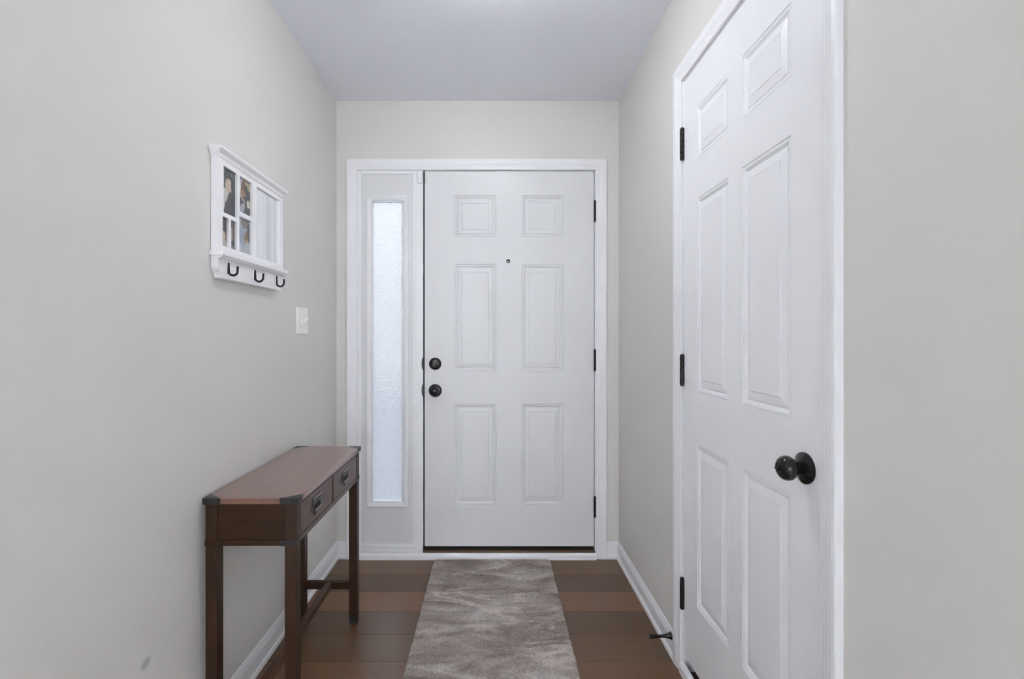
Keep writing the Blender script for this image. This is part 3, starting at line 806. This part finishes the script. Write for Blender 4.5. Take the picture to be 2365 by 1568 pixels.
# printed photographs
def photo_mat(name, bgc, shapes, nz=0.25, sc=6):
    t = NT(name)
    uv = t.n('ShaderNodeUVMap').outputs[0]
    wob = t.n('ShaderNodeTexNoise'); wob.inputs['Scale'].default_value = 5; t.l(uv, wob.inputs['Vector'])
    sub = t.n('ShaderNodeVectorMath', operation='SUBTRACT'); t.l(wob.outputs['Color'], sub.inputs[0]); sub.inputs[1].default_value = (0.5, 0.5, 0.5)
    scl = t.n('ShaderNodeVectorMath', operation='SCALE'); t.l(sub.outputs[0], scl.inputs[0]); scl.inputs['Scale'].default_value = 0.10
    ad = t.n('ShaderNodeVectorMath', operation='ADD'); t.l(uv, ad.inputs[0]); t.l(scl.outputs[0], ad.inputs[1])
    u2 = ad.outputs[0]
    mott = t.noise(uv, sc, 4)
    col = t.mix(mott, tuple(c * (1 - nz) for c in bgc), tuple(c * (1 + nz) for c in bgc))
    for c, r, rot, colr in shapes:
        col = t.mix(t.ellipse(u2, c, r, 0.12, rot), col, colr)
    t.l(col, t.b.inputs['Base Color'])
    t.set(Roughness=0.3); t.b.inputs['Coat Weight'].default_value = 0.5
    return t.m
SK = (0.55, 0.42, 0.33)
prints = {
 'photo_a': photo_mat('print_couple_close', (0.10, 0.11, 0.12), [
    ((0.10, 0.92), (0.25, 0.12), 0.5, (0.22, 0.25, 0.29)), ((0.12, 0.72), (0.22, 0.14), 0.2, (0.10, 0.10, 0.105)), ((0.50, 0.80), (0.34, 0.16), -0.3, (0.04, 0.042, 0.045)),
    ((0.55, 0.62), (0.25, 0.19), -0.25, SK), ((0.66, 0.50), (0.16, 0.13), -0.4, SK), ((0.85, 0.68), (0.14, 0.2), 0, (0.06, 0.06, 0.06)),
    ((0.70, 0.20), (0.52, 0.32), 0.5, (0.045, 0.045, 0.055)), ((0.20, 0.40), (0.28, 0.16), 0.3, (0.56, 0.55, 0.52)), ((0.10, 0.20), (0.14, 0.16), 0.2, (0.58, 0.57, 0.55)), ((0.05, 0.03), (0.3, 0.10), 0, (0.05, 0.05, 0.06))]),
 'photo_b': photo_mat('print_couple_dancing', (0.36, 0.31, 0.22), [
    ((0.12, 0.90), (0.4, 0.14), 0, (0.42, 0.45, 0.50)), ((0.14, 0.70), (0.16, 0.14), 0, (0.66, 0.64, 0.62)), ((0.46, 0.72), (0.20, 0.24), -0.2, (0.15, 0.085, 0.05)), ((0.68, 0.76), (0.10, 0.10), 0, (0.05, 0.05, 0.045)), ((0.85, 0.58), (0.22, 0.16), 0.3, (0.06, 0.06, 0.06)),
    ((0.45, 0.56), (0.22, 0.11), -0.4, (0.30, 0.17, 0.10)), ((0.35, 0.22), (0.55, 0.26), 0.2, (0.055, 0.055, 0.065)), ((0.35, 0.14), (0.25, 0.12), 0.6, (0.34, 0.37, 0.42)), ((0.40, 0.43), (0.22, 0.03), -0.5, (0.5, 0.42, 0.40)), ((0.84, 0.33), (0.12, 0.14), 0.2, (0.58, 0.54, 0.44)), ((0.9, 0.08), (0.3, 0.16), 0, (0.05, 0.05, 0.045))]),
 'photo_c': photo_mat('print_blue_dress', (0.28, 0.33, 0.42), [
    ((0.15, 0.88), (0.3, 0.14), 0, (0.40, 0.45, 0.54)), ((0.60, 0.86), (0.32, 0.14), 0, (0.19, 0.17, 0.16)), ((0.75, 0.46), (0.20, 0.20), 0, (0.26, 0.15, 0.075)), ((0.80, 0.34), (0.13, 0.09), 0, (0.42, 0.29, 0.19)), ((0.72, 0.12), (0.40, 0.18), 0.4, (0.40, 0.41, 0.44)), ((0.92, 0.66), (0.14, 0.26), 0, (0.10, 0.10, 0.11)), ((0.2, 0.1), (0.14, 0.16), 0, (0.46, 0.48, 0.52))]),
 'photo_d': photo_mat('print_portrait_brown', (0.05, 0.035, 0.032), [
    ((0.15, 0.70), (0.30, 0.16), 0, (0.20, 0.13, 0.11)), ((0.45, 0.38), (0.42, 0.15), 0, SK), ((0.40, 0.10), (0.60, 0.22), 0, (0.44, 0.40, 0.37)), ((0.15, 0.46), (0.20, 0.05), 0.4, (0.09, 0.05, 0.045))]),
 'photo_e': photo_mat('print_portrait_grey', (0.15, 0.13, 0.13), [
    ((0.30, 0.80), (0.40, 0.10), 0, (0.09, 0.075, 0.075)), ((0.35, 0.52), (0.42, 0.26), 0, (0.34, 0.34, 0.35)), ((0.85, 0.60), (0.2, 0.4), 0, (0.12, 0.10, 0.09)), ((0.75, 0.20), (0.30, 0.10), 0, (0.05, 0.05, 0.05)), ((0.30, 0.08), (0.40, 0.12), 0, (0.26, 0.25, 0.25))])}
PL = {'photo_a': 'portrait of two people close together in dark clothes', 'photo_b': 'picture of people in dark clothes outdoors', 'photo_c': 'picture with pale blue clothing',
      'photo_d': 'narrow dark brown portrait', 'photo_e': 'narrow grey portrait'}
for key, mat in prints.items():
    y0, y1, z0, z1 = op[key]; y0 += .0002; y1 -= .0002; z0 += .0002; z1 -= .0002
    me = bpy.data.meshes.new('photo_print')
    L = org.location
    x0, x1 = FX - 0.0085 - L.x, FX - 0.0074 - L.x
    vs = [(x, y - L.y, z - L.z) for x in (x0, x1) for (y, z) in ((y0, z0), (y1, z0), (y1, z1), (y0, z1))]
    me.from_pydata(vs, [], [(4, 5, 6, 7), (3, 2, 1, 0), (0, 1, 5, 4), (1, 2, 6, 5), (2, 3, 7, 6), (3, 0, 4, 7)])
    uvl = me.uv_layers.new(name='UVMap')
    for p in me.polygons:
        for li in p.loop_indices:
            v = me.vertices[me.loops[li].vertex_index].co
            uvl.data[li].uv = ((v.y + L.y - y0) / (y1 - y0), (v.z + L.z - z0) / (z1 - z0))
    me.materials.append(mat)
    o = bpy.data.objects.new('photo_print', me); COL.objects.link(o); o.parent = org
    o['label'] = PL[key]
# hooks
for y in (1.540, 1.711, 1.880):
    m_ = MB()
    hp = [(FX + 0.003, y, 1.4235), (FX + 0.0035, y, 1.412), (FX + 0.004, y, 1.399)]
    for k in range(0, 9):
        a_ = PI + PI * k / 8
        hp.append((FX + 0.0175 + 0.0135 * math.cos(a_), y, 1.397 + 0.0125 * math.sin(a_)))
    hp += [(FX + 0.0312, y, 1.404), (FX + 0.0318, y, 1.410)]
    rr = [0.0032] + [0.0036] * (len(hp) - 3) + [0.0036, 0.0034]
    m_.tube(hp, rr, 12)
    m_.lathe([(0, 0.0034), (0.002, 0.0030), (0.0034, 0.001)], hp[-1], (0.08, 0, 1), 12)
    hk = m_.build('coat_hook', M['black'], org, smooth=True)
    q = MB(); q.box(FX - 0.0015, FX + 0.0022, y - 0.0055, y + 0.0055, 1.3895, 1.4265, 0.0016, 2); q.build('hook_plate', M['nickel'], hk)
    for zz in (1.394, 1.4225):
        q = MB(); q.lathe([(0, 0.0022), (0.0008, 0.0018), (0.001, 0)], (FX + 0.0022, y + 0.0038, zz), (1, 0, 0), 10); q.build('hook_screw', M['nickel'], hk)

# ------------------------------------------------------------------ light switch plate
sw = thing('light_switch', (XL, 2.195, 1.265), 'white double toggle light switch plate on left wall', 'light switch')
sy0, sy1, sz0, sz1 = 2.136, 2.254, 1.207, 1.323
m_ = MB()
m_.loft([[(XL + x, y0, z0), (XL + x, y1, z0), (XL + x, y1, z1), (XL + x, y0, z1)] for x, y0, y1, z0, z1 in
         ((0.0008, sy0, sy1, sz0, sz1), (0.0055, sy0, sy1, sz0, sz1), (0.0078, sy0 + .0025, sy1 - .0025, sz0 + .0025, sz1 - .0025))])
m_.build('switch_plate', M['plate'], sw)
for y, up in ((2.172, False), (2.218, True)):
    m_ = MB(); m_.box(XL + 0.0072, XL + 0.0088, y - 0.006, y + 0.006, 1.253, 1.277, 0.0004); wl = m_.build('toggle_slot', M['plate'], sw)
    m_ = MB()
    t_ = bmesh.new(); bmesh.ops.create_cube(t_, size=1.0)
    bmesh.ops.bevel(t_, geom=list(t_.edges), offset=0.12, segments=2, affect='EDGES')
    m_._merge(t_, Matrix.Translation((XL + 0.0125, y, 1.265 + (0.005 if up else -0.005))) @ Matrix.Rotation(math.radians(-38 if up else 38), 4, 'Y') @ Matrix.Diagonal((0.022, 0.0085, 0.0095, 1)))
    m_.build('toggle', M['plate'], wl, smooth=True)
    for z in (1.236, 1.294):
        m_ = MB(); m_.lathe([(0, 0.0032), (0.0008, 0.0028), (0.001, 0)], (XL + 0.0076, y, z), (1, 0, 0), 12); m_.build('plate_screw', M['sensor'], sw)

# ------------------------------------------------------------------ door stop on the right baseboard
dsy, dsz = 1.868, 0.0735
ds = thing('door_stop', (XR - 0.008, dsy, dsz), 'slim black door stop sticking out of the right baseboard', 'door stop')
m_ = MB(); m_.lathe([(0, 0.0135), (0.002, 0.0138), (0.004, 0.0125), (0.014, 0.0085), (0.026, 0.006), (0.045, 0.0052), (0.062, 0.0055), (0.066, 0.0058)], (XR - 0.0085, dsy, dsz), (-1, 0, -0.035), 20)
m_.build('stop_rod', M['black'], ds, smooth=True)
m_ = MB(); m_.lathe([(0.064, 0.0066), (0.067, 0.0078), (0.077, 0.0078), (0.080, 0.0066), (0.0805, 0.0)], (XR - 0.0085, dsy, dsz), (-1, 0, -0.035), 20)
m_.build('rubber_tip', M['rubber'], ds, smooth=True)

# ------------------------------------------------------------------ runner rug
RX0, RX1, RY0, RY1 = -0.317, 0.302, 0.72, 2.652
rug = thing('runner_rug', ((RX0 + RX1) / 2, (RY0 + RY1) / 2, 0), 'grey and taupe marbled runner rug in front of front door', 'rug')
import numpy as np
from mathutils import noise as mnoise
m_ = MB(); m_.box(RX0 + 0.004, RX1 - 0.004, RY0 + 0.004, RY1 - 0.004, 0.0004, 0.005); m_.build('rug_backing', M['rug_edge'], rug)
def rug_grid(name, ya, yb, step):
    nx = int((RX1 - RX0) / step) + 1; ny = int((yb - ya) / step) + 1
    xs_ = np.linspace(RX0, RX1, nx); ysx = np.linspace(ya, yb, ny)
    rng = np.random.default_rng(3)
    Xg, Yg = np.meshgrid(xs_, ysx)
    low = np.zeros_like(Xg)
    for k in range(26):
        fxk, fyk, ph = rng.normal(0, 60), rng.normal(0, 75), rng.uniform(0, 6.28)
        low += np.sin(Xg * fxk + Yg * fyk + ph)
    low /= 5.0
    Z = 0.0100 + 0.0009 * low + rng.uniform(-0.0016, 0.0016, Xg.shape)
    dx = np.minimum(Xg - RX0, RX1 - Xg); dy = np.minimum(Yg - RY0, RY1 - Yg)
    d = np.minimum(dx, dy)
    Z = np.where(d < 0.006, 0.0012 + (Z - 0.0012) * np.sqrt(np.clip(d / 0.006, 0, 1)), Z)
    jx = rng.uniform(-0.4, 0.4, Xg.shape) * step; jy = rng.uniform(-0.4, 0.4, Xg.shape) * step
    edge = d < 1e-6
    jx[edge] *= 2.2; jy[edge & (dy > 1e-6)] *= 1.0
    jy[dy < 1e-6] = 0; 
    V = np.stack([Xg + jx, Yg + jy, Z], -1).reshape(-1, 3)
    V -= np.array(rug.location)
    idx = np.arange(nx * ny).reshape(ny, nx)
    Fq = np.stack([idx[:-1, :-1], idx[:-1, 1:], idx[1:, 1:], idx[1:, :-1]], -1).reshape(-1, 4)
    me = bpy.data.meshes.new(name)
    me.vertices.add(len(V)); me.vertices.foreach_set('co', V.ravel())
    me.loops.add(Fq.size); me.loops.foreach_set('vertex_index', Fq.ravel())
    me.polygons.add(len(Fq)); me.polygons.foreach_set('loop_start', np.arange(0, Fq.size, 4)); me.polygons.foreach_set('loop_total', np.full(len(Fq), 4))
    me.update(calc_edges=True)
    me.materials.append(M['rug'])
    o = bpy.data.objects.new(name, me); COL.objects.link(o); o.parent = rug
    o['kind'] = 'stuff'
    return o
rug_grid('rug_pile', RY0, RY1, 0.0036)

# ------------------------------------------------------------------ added hall ceiling lamp, unseen above the frame; its lit glass gives the light
LPX, LPY = 0.0, 1.56
lp = thing('ceiling_lamp', (LPX, LPY, ZC), 'round flush ceiling lamp with white glass above the hall', 'lamp')
m_ = MB(); m_.lathe([(0, 0.125), (0.014, 0.125), (0.019, 0.12)], (LPX, LPY, ZC - 0.0005), (0, 0, -1), 40); m_.build('lamp_base', M['plate'], lp, smooth=True)
m_ = MB(); m_.lathe([(0.018, 0.118), (0.028, 0.130), (0.042, 0.132), (0.058, 0.118), (0.070, 0.085), (0.076, 0.045), (0.078, 0.0)], (LPX, LPY, ZC), (0, 0, -1), 32); m_.build('lamp_globe', M['lampglass'], lp, smooth=True)
